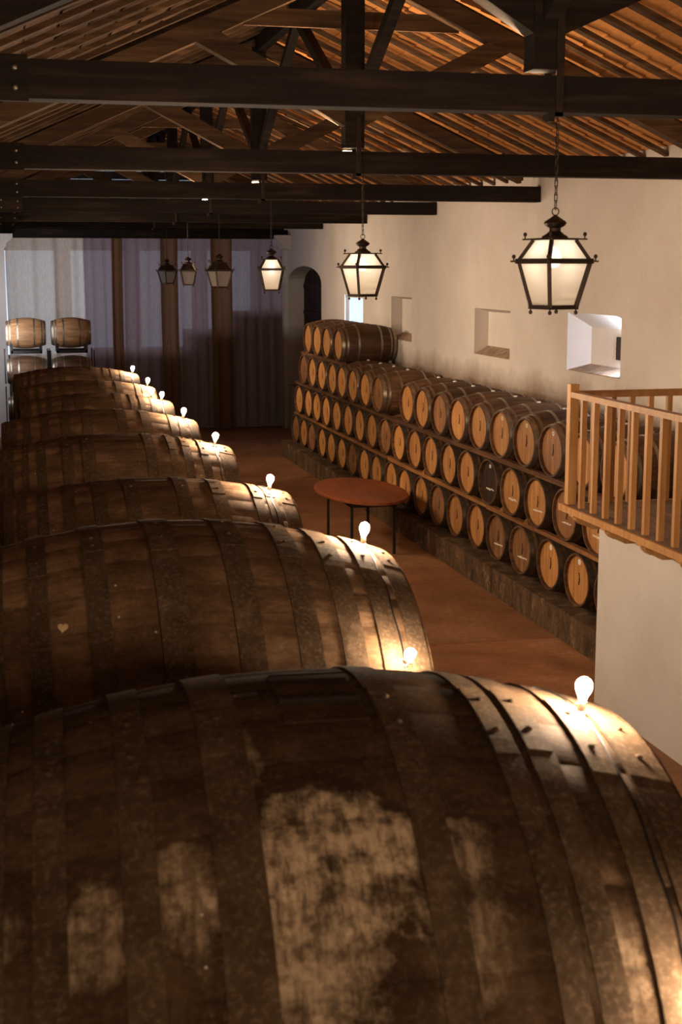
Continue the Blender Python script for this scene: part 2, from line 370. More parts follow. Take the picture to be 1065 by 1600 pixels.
TOPW = H + 1.17
N1 = (13.92, 15.39, H - 1.145, H - 0.488); N2 = (17.30, 18.72, H - 1.15, H - 0.527); N3 = (21.82, 23.05, H - 1.147, H - 0.447)
W4 = (24.97, 26.40, H - 1.25, H - 0.473); W4O = (24.97, 29.2, H - 1.45, H - 0.30); AR = (28.42, 31.87, H - 2.6, H + 0.06)
def recesses(mb):
    def quad(*p): mb.add(p, [(0, 1, 2, 3)])
    def splay(h, inner, d, back=True):
        a, b = h, inner; X, Xi = XR, XR + d
        quad((X, a[0], a[2]), (X, a[1], a[2]), (Xi, b[1], b[2]), (Xi, b[0], b[2]))
        quad((X, a[0], a[3]), (X, a[1], a[3]), (Xi, b[1], b[3]), (Xi, b[0], b[3]))
        quad((X, a[0], a[2]), (X, a[0], a[3]), (Xi, b[0], b[3]), (Xi, b[0], b[2]))
        quad((X, a[1], a[2]), (X, a[1], a[3]), (Xi, b[1], b[3]), (Xi, b[1], b[2]))
        if back: quad((Xi, b[0], b[2]), (Xi, b[1], b[2]), (Xi, b[1], b[3]), (Xi, b[0], b[3]))
    # lit niche: splayed, with a second, deeper reveal ending in a small window out of sight to the right
    i1 = (13.93, 15.32, H - 1.085, H - 0.655)
    splay(N1, i1, 0.27, False)
    j1 = (13.95, 14.24, i1[2] + 0.02, i1[3] - 0.03)
    X = XR + 0.27
    quad((X, j1[1], i1[2]), (X, i1[1], i1[2]), (X, i1[1], i1[3]), (X, j1[1], i1[3]))
    quad((X, i1[0], i1[2]), (X, j1[0], i1[2]), (X, j1[0], i1[3]), (X, i1[0], i1[3]))
    quad((X, j1[0], i1[2]), (X, j1[1], i1[2]), (X, j1[1], j1[2]), (X, j1[0], j1[2]))
    quad((X, j1[0], j1[3]), (X, j1[1], j1[3]), (X, j1[1], i1[3]), (X, j1[0], i1[3]))
    Xo = XR + 0.55
    for z in (j1[2], j1[3]): quad((X, j1[0], z), (X, j1[1], z), (Xo, j1[1], z), (Xo, j1[0], z))
    for y in (j1[0], j1[1]): quad((X, y, j1[2]), (X, y, j1[3]), (Xo, y, j1[3]), (Xo, y, j1[2]))
    splay(N2, (17.30, 18.72, N2[2] + 0.10, N2[3] - 0.05), 0.20)
    splay(N3, (21.82, 23.05, N3[2] + 0.10, N3[3] - 0.04), 0.18)
    splay(W4, W4O, 0.55, False)
    # arched doorway: spandrels, soffit, jambs
    yc, ry, zs = (AR[0] + AR[1]) / 2, (AR[1] - AR[0]) / 2, H - 0.30
    arc = [(yc + ry * math.cos(a), zs + (AR[3] - zs) * math.sin(a)) for a in [PI * k / 14 for k in range(15)]]
    for k in range(14):
        (ya, za), (yb, zb) = arc[k], arc[k + 1]
        quad((XR, ya, za), (XR, yb, zb), (XR, yb, AR[3] + 0.001), (XR, ya, AR[3] + 0.001))
        quad((XR, ya, za), (XR, yb, zb), (XR + 0.42, yb, zb), (XR + 0.42, ya, za))
    for y in (AR[0], AR[1]): quad((XR, y, AR[2]), (XR, y, zs), (XR + 0.42, y, zs), (XR + 0.42, y, AR[2]))
    quad((XR, AR[0], AR[2]), (XR, AR[1], AR[2]), (XR + 0.42, AR[1], AR[2]), (XR + 0.42, AR[0], AR[2]))
    quad((XR + 0.42, AR[0], AR[2]), (XR + 0.42, AR[1], AR[2]), (XR + 0.42, AR[1], AR[3]), (XR + 0.42, AR[0], AR[3]))
wr = wall_with_holes('wall_right', Y0, YB, -0.1, TOPW, [N1, N2, N3, W4, AR], XR, 0.55, 'y', M['plaster'], recesses, [(13.95, 14.24, H - 1.065, H - 0.685), W4O])
tag(wr, 'cream plastered wall with niches behind the barrel rack')
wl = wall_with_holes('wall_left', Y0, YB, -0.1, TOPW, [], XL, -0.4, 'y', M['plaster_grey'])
wb = wall_with_holes('wall_back', XL, XR, -0.1, H + 2.9, [], Y0, -0.3, 'x', M['plaster'])
# cross wall at the far end: jamb piers, corbels and the boarded gable over the curtain
jl = MB().box(XL, 0.10, 31.6, 32.6, 0, H + 0.62)
jl.prism([(0.06, H + 0.42), (0.13, H + 0.46), (0.15, H + 0.55), (0.22, H + 0.60), (0.28, H + 0.66), (0.28, H + 0.74), (0.02, H + 0.74), (0.02, H + 0.42)], 31.55, 32.35)
tag(jl.build('trim_1', M['plaster'], smooth=False), 'white corbelled pier beside the curtain and barrel stack', kind='structure')
jr = MB().prism([(6.32, H + 0.40), (6.16, H + 0.44), (6.13, H + 0.53), (6.05, H + 0.58), (5.98, H + 0.66), (5.98, H + 0.74), (6.32, H + 0.74)], 31.55, 32.35)
jr.box(6.22, 6.45, 31.95, 32.6, 0, H + 0.62)
tag(jr.build('trim_2', M['plaster'], smooth=False), 'white corbel above the curtain beside the arched door', kind='structure')
gb = thing('wall_gable', 'dark boarded gable closing the roof above the curtain', None, kind='structure')
z = H + 0.86
while z < H + 2.75:
    hw = min(3.45, (H + 2.75 - z) / 0.445)
    if hw > 0.1: B(2.93 - hw, 2.93 + hw, 32.32, 32.36, z, z + 0.175).build('gable_board', M['door'], gb, smooth=False)
    z += 0.18
# room behind the curtain
rb = MB()
rb.box(-0.3, -0.2, 32.6, 36.4, 0, H + 0.9).box(6.5, 6.6, 32.6, 36.4, 0, H + 0.9).box(-0.3, 6.6, 32.4, 36.4, H + 0.88, H + 0.95)
rb.box(-0.3, 6.6, 36.3, 36.4, 0, H - 2.1).box(-0.3, 6.6, 36.3, 36.4, H + 0.45, H + 0.9)
for x in (-0.3, 1.3, 3.0, 4.7, 6.2): rb.box(x, x + 0.4, 36.3, 36.4, H - 2.1, H + 0.45)
rb.box(1.9, 4.0, 32.55, 32.65, 0, H - 1.75).box(4.0, 4.9, 32.55, 32.65, 0, H - 1.35).box(4.9, 6.5, 32.55, 32.65, 0, H - 0.95).box(-0.2, 1.9, 32.55, 32.65, 0, H - 1.9)  # stepped screen added to keep window light off the lower curtains
tag(rb.build('wall_far', M['plaster_grey'], smooth=False), 'wall with tall windows seen dimly through the curtains, and an added light-blocking low screen', kind='structure')

for nm, h, zi, d in (('first', N1, H - 1.085, 0.268), ('second', N2, N2[2] + 0.10, 0.198), ('third', N3, N3[2] + 0.10, 0.178)):
    MB().prism([(XR + 0.002, h[2] + 0.002), (XR + d, zi + 0.002), (XR + d, zi + 0.010), (XR + 0.002, h[2] + 0.010)], h[0] + 0.004, h[1] - (0.06 if nm == 'first' else 0.004)).build('niche_sill', M['sill'], wr, smooth=False)
# window and doors
wn = thing('window_1', 'small bright daylight window above the topmost barrels', None, (XR + 0.05, 0, 0), kind='structure')
fr = MB(); y0, y1, z0, z1 = W4
fr.box(-0.03, 0.03, y0, y0 + 0.05, z0, z1).box(-0.03, 0.03, y1 - 0.05, y1, z0, z1).box(-0.03, 0.03, y0, y1, z0, z0 + 0.05).box(-0.03, 0.03, y0, y1, z1 - 0.05, z1)
fr.build('window_frame', M['white_paint'], wn, smooth=False)
B(-0.004, 0.004, y0 + 0.04, y1 - 0.04, z0 + 0.04, z1 - 0.04).build('pane', M['glass'], wn, smooth=False)
w2 = thing('window_2', 'half hidden window with a dark shutter in the daylit niche', None, (XR + 0.50, 0, 0), kind='structure')
B(-0.01, 0.01, 13.95, 14.24, H - 1.065, H - 0.685).build('pane', M['glass'], w2, smooth=False)
sh = MB().box(-0.262, -0.236, 14.41, 14.57, H - 0.985, H - 0.735)
for z in (H - 0.93, H - 0.87, H - 0.81): sh.box(-0.268, -0.262, 14.42, 14.56, z, z + 0.02)
sh.build('shutter', M['door'], w2, smooth=False)
dr = thing('door_1', 'dark arched plank door set in a deep white recess', None, (XR + 0.36, 0, 0), kind='structure')
k = 0; y = 28.42
yc, ry, zs = (AR[0] + AR[1]) / 2, (AR[1] - AR[0]) / 2, H - 0.30
def arch_z(y): return zs + (AR[3] - zs) * math.sqrt(max(0.0, 1 - ((y - yc) / ry) ** 2))
while y < AR[1] - 0.05:
    y2 = min(y + 0.23, AR[1])
    MB().prism([(y + 0.006, H - 2.6), (y2 - 0.006, H - 2.6), (y2 - 0.006, arch_z(y2) - 0.01), (y + 0.006, arch_z(y) - 0.01)], 0.0, 0.045, 'x').build('door_plank', M['door'], dr, smooth=False)
    y = y2
MB().box(-0.03, 0.0, 28.5, 31.8, H - 0.42, H - 0.34).box(-0.03, 0.0, 28.5, 31.8, H - 1.0, H - 0.92).build('door_ledge', M['door'], dr, smooth=False)

# plinth under the rack
pl = MB(); y = 9.0
tag(B(5.25, XR - 0.005, 8.6, 27.3, 0.0, 0.30).build('trim_3', M['plinth'], smooth=False), 'mould streaked concrete plinth under the barrel rack', kind='structure')

# ------------------------------------------------------------------ roof
XRG = 2.93; SL = 0.445
def zroof(x, z0=2.62): return H + z0 - SL * abs(x - XRG)
ceil = thing('ceiling', 'pitched roof of rafters with clay tiles and dark boards', None, kind='structure')
dk = MB()
for sx, xe in ((1, 6.95), (-1, -1.05)):
    dk.prism([(XRG, zroof(XRG) + 0.10), (xe, zroof(xe) + 0.10), (xe, zroof(xe) + 0.14), (XRG, zroof(XRG) + 0.14)], Y0 - 0.4, 32.5)
dk.build('sky_block_deck', M['board'], ceil, smooth=False)  # unseen slab added above the tiles to shut out sky light
ST = 0.50; ybay = [4.0 + ST * k for k in range(57)]
meR = MB().prism([(XRG, zroof(XRG)), (6.75, zroof(6.75)), (6.75, zroof(6.75) - 0.040), (XRG, zroof(XRG) - 0.040)], -0.045, 0.045).mesh('rafter', M['rafter'], False)
meL = MB().prism([(XRG, zroof(XRG)), (-0.95, zroof(-0.95)), (-0.95, zroof(-0.95) - 0.040), (XRG, zroof(XRG) - 0.040)], -0.045, 0.045).mesh('rafter', M['rafter'], False)
for y in ybay:
    put('rafter', meR, ceil, (0, y + random.uniform(-0.02, 0.02), random.uniform(-0.012, 0)))
    put('rafter', meL, ceil, (0, y + random.uniform(-0.02, 0.02), random.uniform(-0.012, 0)))
# clay tiles on the sunny slope: every tile one piece, the nearest in view as parts
psi, th = R(13.28), R(9.70)
def inview(x, y, z):
    z -= H
    r = x * math.cos(psi) - y * math.sin(psi); h = x * math.sin(psi) + y * math.cos(psi)
    f = h * math.cos(th) - z * math.sin(th); u = h * math.sin(th) + z * math.cos(th)
    return f > 0 and -30 < 532 + 2222 * r / f < 1095 and -20 < 800 - 2222 * u / f < 400
tiles = []
for y in ybay:
    for k in range(20):
        x = XRG + 0.05 + 0.182 * k
        tiles.append((x, y + ST / 2, zroof(x + 0.09)))
vis = sorted([q for q in tiles if inview(*q)], key=lambda q: q[1])[:300]
vset = {(round(a, 3), round(b, 3)) for a, b, c in vis}
def tile_geo(mb, x, y, z, rnd):
    a = -math.atan(SL) + 0.07 + rnd.uniform(-0.03, 0.03); L = 0.225; dx, dz = L / 2 * math.cos(a), L / 2 * math.sin(a); sag = 0.012
    v = []
    for ex, ez in ((-dx, -dz), (dx, dz)):
        for yy, s in ((-0.235, 0.0), (0.0, sag), (0.235, 0.0)): v.append((x + ex, y + yy, z + ez + s))
    v += [(p[0], p[1], p[2] + 0.018) for p in v[:6]]
    mb.add(v, [(0, 1, 4, 3), (1, 2, 5, 4), (6, 9, 10, 7), (7, 10, 11, 8), (3, 4, 10, 9), (4, 5, 11, 10), (0, 6, 7, 1), (1, 7, 8, 2), (0, 3, 9, 6), (2, 8, 11, 5)])
rest = MB(); rn = random.Random(3)
tm = []
for k in range(8):
    mb = MB(); tile_geo(mb, 0, 0, 0, rn); tm.append(mb.mesh('roof_tile', M['tile'], False))
for q in tiles:
    z = q[2] + 0.045
    if (round(q[0], 3), round(q[1], 3)) in vset:
        put('roof_tile', tm[rn.randrange(8)], ceil, (q[0] + 0.09, q[1], z + rn.uniform(-0.006, 0.006)))
    else: tile_geo(rest, q[0] + 0.09, q[1], z + rn.uniform(-0.006, 0.006), rn)
o = rest.build('distant_roof_tiles', M['tile'], ceil, smooth=False); o['kind'] = 'stuff'
# dark lapped boards on the other slope
for k in range(17):
    x = XRG - 0.06 - 0.222 * k
    for j in range(6):
        ya = 4.0 + 4.8 * j
        x2 = x - 0.226; zl = rn.uniform(0, 0.012)
        MB().prism([(x, zroof(x) + 0.03 + zl), (x2, zroof(x2) + 0.008 + zl), (x2, zroof(x2) + 0.03 + zl), (x, zroof(x) + 0.052 + zl)], ya + 0.005, min(ya + 4.795, 32.4)).build('roof_board', M['board'], ceil, smooth=False)

B(XRG - 0.05, XRG + 0.05, 3.0, 32.3, H + 2.40, H + 2.575).build('ridge_beam', M['beam'], ceil, smooth=False)

# ------------------------------------------------------------------ trusses
YT = [7.1, 11.9, 16.4, 20.6, 24.75, 28.3, 31.95]
PRL = 2.39                                    # underside of the principal rafters at the ridge
def truss(k, y):
    T = thing('roof_truss', ['first dark king post truss from the viewer, with the largest lantern hanging from it', 'second roof truss back, its collar cut by the picture top',
              'third roof truss back, whole king post visible', 'fourth roof truss back, collar showing behind the third', 'fifth roof truss back, low over the far vats',
              'sixth roof truss back, close before the curtain beam', 'last roof truss, its tie beam just above the curtain'][k], 'roof truss', (0, y, 0), 0, 'king post trusses of the roof')
    zb, zt = H + 0.785, H + 0.965
    if k == 6: zb, zt = H + 0.66, H + 0.86
    tb = B(XL + 0.01, XR - 0.005, -0.08, 0.08, zb, zt).build('tie_beam', M['beam'], T, smooth=False)
    if k == 6: return T
    kx = XRG - (0.19 if k == 0 else 0.02)
    MB().box(kx - 0.082, kx + 0.082, -0.075, 0.075, zt + 0.03, H + 2.45).build('king_post', M['beam'], T, smooth=False)
    for sgn in (-1, 1):
        xe = XR - 0.25 if sgn > 0 else XL + 0.22
        f = lambda x, o: H + PRL + o - SL * abs(x - XRG)
        x0 = XRG + sgn * 0.06
        MB().prism([(x0, f(x0, 0)), (xe, f(xe, 0)), (xe, f(xe, 0.17)), (x0, f(x0, 0.17))], -0.07, 0.07).build('principal_rafter', M['rafter' if k else 'beam'], T, smooth=False)
        xs_, xt = kx + sgn * 0.083, XRG + sgn * 1.34
        zs_, ze = H + 1.17, f(xt, 0) + 0.01
        sl = (ze - zs_) / (xt - xs_)
        xu = xt - sgn * 0.20
        MB().prism([(xs_, zs_), (xt, ze), (xu, f(xu, 0)), (xs_, zs_ + 0.165)], -0.065, 0.065).build('strut', M['rafter' if k else 'beam'], T, smooth=False)
    for sg in (-1, 1):
        MB().beam((kx, sg * 0.08, H + 1.27), (kx, sg * 2.25, H + 2.40), 0.085, 0.085).build('ridge_brace', M['beam'], T, smooth=False)
    if k: B(XRG - 0.92, XRG + 0.92, 0.07, 0.11, H + 1.965, H + 2.105).build('collar', M['rafter'], T, smooth=False)
    st = MB(); sx = kx + (0.055 if k == 0 else 0.03)
    st.box(sx - 0.02, sx + 0.02, -0.088, -0.08, zb - 0.02, zt + 0.34).box(sx - 0.02, sx + 0.02, 0.08, 0.088, zb - 0.02, zt + 0.34)
    st.box(sx - 0.02, sx + 0.02, -0.088, 0.088, zb - 0.02, zb)
    st.box(sx - 0.05, sx - 0.02, -0.075, -0.02, zb - 0.045, zb)
    st.build('iron_strap', M['iron'], T, smooth=False)
    # bolted cheek plates at the left bearing
    xp = 0.16 + 0.055 * min(k, 3)
    B(XL + 0.01, xp, -0.105, -0.08, zb - 0.015, zt + 0.015).build('cheek_plate', M['beam'], T, smooth=False)
    bm_ = MB().lathe([(0, 0.013), (0.008, 0.011), (0.012, 0.004)], 8, 'z')
    me = bm_.mesh('bolt', M['bolt'])
    for bx, bz in ((xp - 0.06, zt - 0.045), (xp - 0.06, zb + 0.045), (xp - 0.28, zt - 0.03), (xp - 0.28, zb + 0.05)):
        put('bolt', me, T, (bx, -0.105, bz), (R(90), 0, 0))
    return T
for k, y in enumerate(YT): truss(k, y)
# small floodlights lying on the tie beams behind the king posts
for k in range(0, 6):
    ux = XRG - (0.19 if k == 0 else 0.02)
    U = thing('roof_floodlight', 'small floodlight glowing under the king post on the %s tie beam from the viewer' % ORD[k], 'floodlight', (ux, YT[k] + 0.0, H + 0.965), 0, 'floodlights on the tie beams')
    B(-0.07, 0.07, 0.09, 0.14, -0.05, 0.002).build('housing', M['iron'], U, smooth=False)
    MB().lathe([(-0.06, 0.006), (-0.055, 0.009), (0.055, 0.009), (0.06, 0.006)], 10, 'x', (0, 0.115, 0.011)).build('tube', M['tube'], U)
    d = bpy.data.lights.new('flood_lamp', 'SPOT'); d.energy = FLOOD[k]; d.color = WARM; d.shadow_soft_size = 0.03; d.spot_size = R(160); d.spot_blend = 0.3
    o = bpy.data.objects.new('flood_lamp', d); C.objects.link(o); o.location = (0, 0.125, 0.055); o.rotation_euler = (PI, 0, 0); o.parent = U

# ------------------------------------------------------------------ lanterns
def sq_ring(mb, a, z0, z1, t):
    mb.box(-a - t, a + t, -a - t, -a + t, z0, z1).box(-a - t, a + t, a - t, a + t, z0, z1)
    mb.box(-a - t, -a + t, -a + t, a - t, z0, z1).box(a - t, a + t, -a + t, a - t, z0, z1)
link_me = MB().tube([(0.008 * math.cos(a) * 1.0, 0, 0.010 * math.sin(a) + (0.014 if math.sin(a) > 0 else -0.014)) for a in [2 * PI * (j + .5) / 10 for j in range(10)]], 0.0028, 5, True).mesh('chain_link', M['iron'])
finial_me = MB().lathe([(0, 0.004), (0.012, 0.004), (0.014, 0.009), (0.022, 0.011), (0.030, 0.008), (0.033, 0.002)], 8).mesh('ball_finial', M['iron'])
def lantern(x, y, zmid, rz, lit, label):
    """zmid: height of the widest frame"""
    L = thing('hanging_lantern', label, 'lantern', (x, y, zmid), 0, 'lanterns hanging from the trusses')
    am, ab, at = 0.133, 0.084, 0.078; zb, zt = -0.238, 0.108
    c, s = math.cos(rz), math.sin(rz)
    def P(p): return (p[0] * c - p[1] * s, p[0] * s + p[1] * c, p[2])
    def bld(mb, name, mat, **kw):
        mb.v = [P(p) for p in mb.v]; return mb.build(name, mat, L, **kw)
    f = MB(); sq_ring(f, am, -0.013, 0.013, 0.013); bld(f, 'middle_frame', M['iron'], smooth=False)
    f = MB(); sq_ring(f, ab, zb - 0.011, zb + 0.011, 0.010)
    f.box(-ab, ab, -0.006, 0.006, zb - 0.006, zb - 0.001); bld(f, 'bottom_frame', M['iron'], smooth=False)
    f = MB(); f.box(-at - 0.012, at + 0.012, -at - 0.012, at + 0.012, zt, zt + 0.010)
    for i in (-1, 1):
        for j in (-1, 1): f.beam((i * at, j * at, zt + 0.006), (i * (at + 0.042), j * (at + 0.042), zt + 0.004), 0.012, 0.008)
    bld(f, 'top_plate', M['iron'], smooth=False)
    for i in (-1, 1):
        for j in (-1, 1):
            bld(MB().beam((i * ab, j * ab, zb), (i * am, j * am, 0), 0.021, 0.021, (0, 0.1, 1)), 'corner_bar', M['iron'], smooth=False)
            bld(MB().beam((i * am, j * am, 0), (i * at, j * at, zt), 0.019, 0.019, (0, 0.1, 1)), 'corner_bar', M['iron'], smooth=False)
            f = MB().beam((i * am, j * am, 0), (i * (am + 0.030), j * (am + 0.030), -0.001), 0.012, 0.009)
            bld(f, 'corner_horn', M['iron'], smooth=False)
            put('ball_finial', finial_me, L, P((i * (am + 0.018), j * (am + 0.018), 0.002)))
            put('ball_finial', finial_me, L, P((i * (at + 0.032), j * (at + 0.032), zt + 0.008)))
            put('foot', finial_me, L, P((i * ab, j * ab, zb - 0.006)), (PI, 0, 0))
    pm = M['pane'] if lit else M['pane_off']
    for q in range(4):
        ca, sa = [(1, 0), (0, 1), (-1, 0), (0, -1)][q]
        for a0, z0, a1, z1, nm, m_ in ((ab, zb + 0.004, am, -0.004, 'glass_pane', pm), (am, 0.004, at, zt, 'upper_pane', pm if lit else M['iron'])):
            e = 0.004
            pts = [(a0 - e, -a0), (a0 - e, a0), (a1 - e, a1), (a1 - e, -a1)]; zs2 = [z0, z0, z1, z1]
            v = [(p[0] * ca - p[1] * sa, p[0] * sa + p[1] * ca, zz_) for p, zz_ in zip(pts, zs2)]
            v += [((p[0] - 0.003) * ca - p[1] * sa, (p[0] - 0.003) * sa + p[1] * ca, zz_) for p, zz_ in zip(pts, zs2)]
            f = MB().add(v, [(0, 1, 2, 3), (7, 6, 5, 4), (0, 4, 5, 1), (1, 5, 6, 2), (2, 6, 7, 3), (3, 7, 4, 0)])
            if m_ in (pm,): f = MB().add(v[:4], [(0, 1, 2, 3)])
            bld(f, nm, m_, smooth=False)
    MB().lathe([(zt + 0.008, 0.070), (zt + 0.020, 0.066), (zt + 0.030, 0.048), (zt + 0.045, 0.030), (zt + 0.062, 0.030), (zt + 0.074, 0.050), (zt + 0.086, 0.060),
                (zt + 0.096, 0.054), (zt + 0.110, 0.032), (zt + 0.124, 0.012), (zt + 0.130, 0.006)], 20).build('urn_cap', M['iron'], L)
    MB().lathe([(-0.055, 0.004), (-0.05, 0.018), (-0.03, 0.033), (0.0, 0.038), (0.028, 0.030), (0.05, 0.016), (0.056, 0.012)], 14, 'z', (0, 0, 0.02)).build('light_bulb', M['lantern_bulb'] if lit else M['white_paint'], L)
    MB().lathe([(0.076, 0.013), (zt, 0.013)], 10).build('bulb_holder', M['iron'], L)
    zr = zt + 0.130 + 0.016
    MB().tube([(0.019 * math.cos(a), 0, zr + 0.019 * math.sin(a)) for a in [2 * PI * j / 14 for j in range(14)]], 0.0032, 6, True).build('ring', M['iron'], L)
    zc = zr + 0.034; top = H + 0.765 - zmid; k = 0
    while zc < top:
        put('chain_link', link_me, L, (0, 0, zc), (0, 0, R(35) + (PI / 2 if k % 2 else 0))); zc += 0.0365; k += 1
    MB().tube([(0, 0, zc - 0.02), (0, 0, top + 0.03)], 0.004, 6).build('hanging_hook', M['iron'], L)
    return L
LZ = [0.04, 0.016, -0.005, -0.022, -0.03, -0.04]
LX = [2.822, 2.998, 3.047, 3.068, 3.143, 3.18]
LR = [R(-21.7 + 37), R(-14 + 31), R(-11), R(-9 + 30), R(-7), R(-6 + 35)]
LL = ['lit iron lantern hanging largest before the cream wall', 'lit iron lantern overlapping the bright small window', 'lit iron lantern at the curtain edge beside the arched door',
      'largest unlit lantern of the three before the curtain', 'middle unlit lantern of the three before the curtain', 'smallest unlit lantern before the pale curtain']
for k in range(6): lantern(LX[k], YT[k], H + LZ[k], LR[k], k < 3, LL[k])

# ------------------------------------------------------------------ the barrel rack
XH = 5.30; PITCH = 0.1434 * 5.3; RB = 0.338; RH = 0.260; LB = 0.95
def br(x): return RB - (RB - RH) * ((x - LB / 2) / (LB / 2)) ** 2
prof = [(0.045, RH - 0.022), (0.0, RH - 0.018), (0.0, RH)] + [(LB * k / 10, br(LB * k / 10)) for k in range(1, 10)] + [(LB, RH), (LB, RH - 0.018), (LB - 0.045, RH - 0.022)]
body_mb = lambda: MB().lathe(prof, 30, 'x', (0, 0, RB))
me_body = body_mb().mesh('body', M['barrel'], True, 30)
me_body2 = body_mb().mesh('body', M['barrel_pale'], True, 30)
def head_mb(x):
    mb = MB(); r = RH - 0.02; n = 7; wd = 2 * r / n
    for k in range(n):                                   # seven upright boards with open joints
        a, b = -r + wd * k + 0.0015, -r + wd * (k + 1) - 0.0015
        ys_ = [a + (b - a) * i / 4 for i in range(5)]
        up = [(y, RB + math.sqrt(max(0, r * r - y * y))) for y in ys_]; dn = [(y, RB - math.sqrt(max(0, r * r - y * y))) for y in reversed(ys_)]
        mb.prism(dn + up[::1] if False else up + dn, x, x + 0.02, 'x')
    return mb
me_heads = [head_mb(0.035).mesh('head', M[k], False) for k in ('head', 'head_dark', 'head_mid')]
me_back = head_mb(LB - 0.06).mesh('head', M['head_mid'], False)
def hoop_me(a, b, mat):
    e = 0.003
    return MB().lathe([(a, br(a) - 0.002), (a, br(a) + e), (b, br(b) + e), (b, br(b) - 0.002)], 30, 'x', (0, 0, RB), close=True).mesh('hoop', mat, True, 30)
HP = [(0.004, 0.052), (0.085, 0.115), (0.265, 0.297), (0.653, 0.685), (0.835, 0.865), (0.898, 0.946)]
me_hoops = {m_: [hoop_me(a, b, M[m_]) for a, b in HP] for m_ in ('galv', 'galv_dark')}
def brand_me():                                          # small upright burnt mark: cap, neck, body
    mb = MB()
    for y0, y1, z0, z1 in ((-0.006, 0.010, 0.055, 0.07), (-0.010, 0.004, 0.02, 0.055), (-0.016, 0.006, -0.02, 0.02), (-0.008, 0.014, -0.05, -0.02)): mb.box(0.0325, 0.0352, y0, y1, RB + z0, RB + z1)
    return mb.mesh('brand_mark', M['dark_ink'], False)
def script_me(seed, mat):
    mb = MB(); rr = random.Random(seed); y = 0.10
    while y > -0.10:
        l = rr.uniform(0.012, 0.035); mb.box(0.0325, 0.0353, y - l, y, RB - 0.095 + rr.uniform(-0.006, 0.004), RB - 0.085 + rr.uniform(0, 0.012)); y -= l + rr.uniform(0.008, 0.018)
    return mb.mesh('chalk_line', mat, False)
me_brand = brand_me(); me_script = [script_me(k, M['white_paint']) for k in range(3)]
me_disc = MB().lathe([(0.031, 0.0), (0.031, 0.030), (0.0353, 0.030), (0.0353, 0.0)], 16, 'x', (0, 0, RB + 0.175), caps=False).mesh('bung_disc', M['white_paint'])
me_ring = MB().lathe([(0.031, 0.012), (0.031, 0.022), (0.0353, 0.022), (0.0353, 0.012)], 16, 'x', (0, 0, RB + 0.175), close=True).mesh('bung_ring', M['white_paint'])
me_bung = MB().lathe([(RB * 2 - 0.004, 0.024), (RB * 2 + 0.012, 0.021)], 12, 'z', (LB / 2, 0, 0)).mesh('bung', M['white_paint'])
def barrel(loc, label, group, head=0, hoops='galv_dark', body=None, marks=(), rz=0, bung=False, back=False):
    o = thing('wine_barrel', label, 'barrel', loc, rz, group)
    put('body', body or me_body, o); put('head', me_heads[head], o)
    if back: put('head', me_back, o)
    for m_ in me_hoops[hoops]: put('hoop', m_, o)
    for m_ in marks: put(m_.name.split('.')[0], m_, o)
    if bung: put('bung', me_bung, o)
    return o
ZR = [-2.968, -2.39, -1.805, -1.226]
rows = []
rows.append([2.3735 + 0.1434 * k for k in range(-1, 19)])
rows.append([2.298 + 0.1434 * k for k in range(-1, 19)])
rows.append([2.513 + 0.1434 * k for k in range(-2, 8)] + [2.513 + 0.1434 * k for k in range(9, 17)])
rows.append([2.513 + 0.1434 * k for k in (12.45, 13.5, 14.5, 15.5)])
RN = ['bottom', 'second', 'third', 'top']
rr = random.Random(11)
for r_, row in enumerate(rows):
    for i, q in enumerate(row):
        marks = [me_brand]; head = 0; hoops = 'galv_dark'; extra = ''
        if r_ == 0:
            if i in (1, 2): marks.append(me_disc); extra = ' with a white bung disc'
            elif i in (3, 4): head = 2; marks.append(me_script[0]); extra = ' with a browned head'
        if r_ == 1:
            if i == 5: head = 1; marks = [me_ring, me_script[1]]; extra = ' with a nearly black stained head'
            elif i == 2: marks.append(me_script[2]); head = 2; extra = ' with a white chalk line'
            elif i in (1, 3, 4): marks.append(me_script[i % 3])
        if r_ == 2:
            hoops = 'galv'
            if i in (2, 3, 4): marks.append(me_ring); extra = ' with a pale bung ring'
        if r_ == 3: marks = []; hoops = 'galv'
        if head == 0 and rr.random() < 0.14: head = 2
        end = 'balcony end' 
        if r_ == 3: lab = 'oak barrel in the short top row, %s from the curtain end' % ORD[3 - i]
        else: lab = 'oak barrel%s, %s from balcony in %s row' % (extra, ORD[i], RN[r_])
        # the cask's mouth faces the aisle
        barrel((XH + rr.uniform(-0.012, 0.012), q * 5.3 + rr.uniform(-0.012, 0.012), H + ZR[r_] - RB), lab, 'oak barrels stacked on the rack', head, hoops, None, marks, R(5 + rr.uniform(-0.6, 0.6)), bung=(r_ == 2))
# rack rails: planks and wedges under the barrel ends
def rail(z, ya, yb, label, m_='rail_dark'):
    T = thing('barrel_rack_rail', label, 'rack rail', (XH, ya, z), 0, 'timber rails of the barrel rack')
    y = 0.0; n = yb - ya
    while y < n - 0.05:
        l = min(rr.uniform(1.5, 2.9), n - y); t = rr.uniform(0.020, 0.026); dz = rr.uniform(-0.006, 0.006); s = 0.008
        MB().prism([(y, -t + dz), (y + l - 0.01, -t + dz + rr.uniform(-s, s)), (y + l - 0.01, t + dz + rr.uniform(-s, s)), (y + l * 0.5, t + dz + rr.uniform(-s, s) * 1.4), (y, t + dz)], 0.01, 0.075, 'x').build('plank', M[m_], T, smooth=False)
        y += l
    return T
rail(H + (ZR[0] + ZR[1]) / 2, rows[1][0] * 5.3 - 0.4, 26.4, 'rough timber rail between the bottom and second barrel rows', 'rail')
rail(H + (ZR[1] + ZR[2]) / 2, rows[2][0] * 5.3 - 0.4, 26.3, 'rough timber rail between the second and third barrel rows')
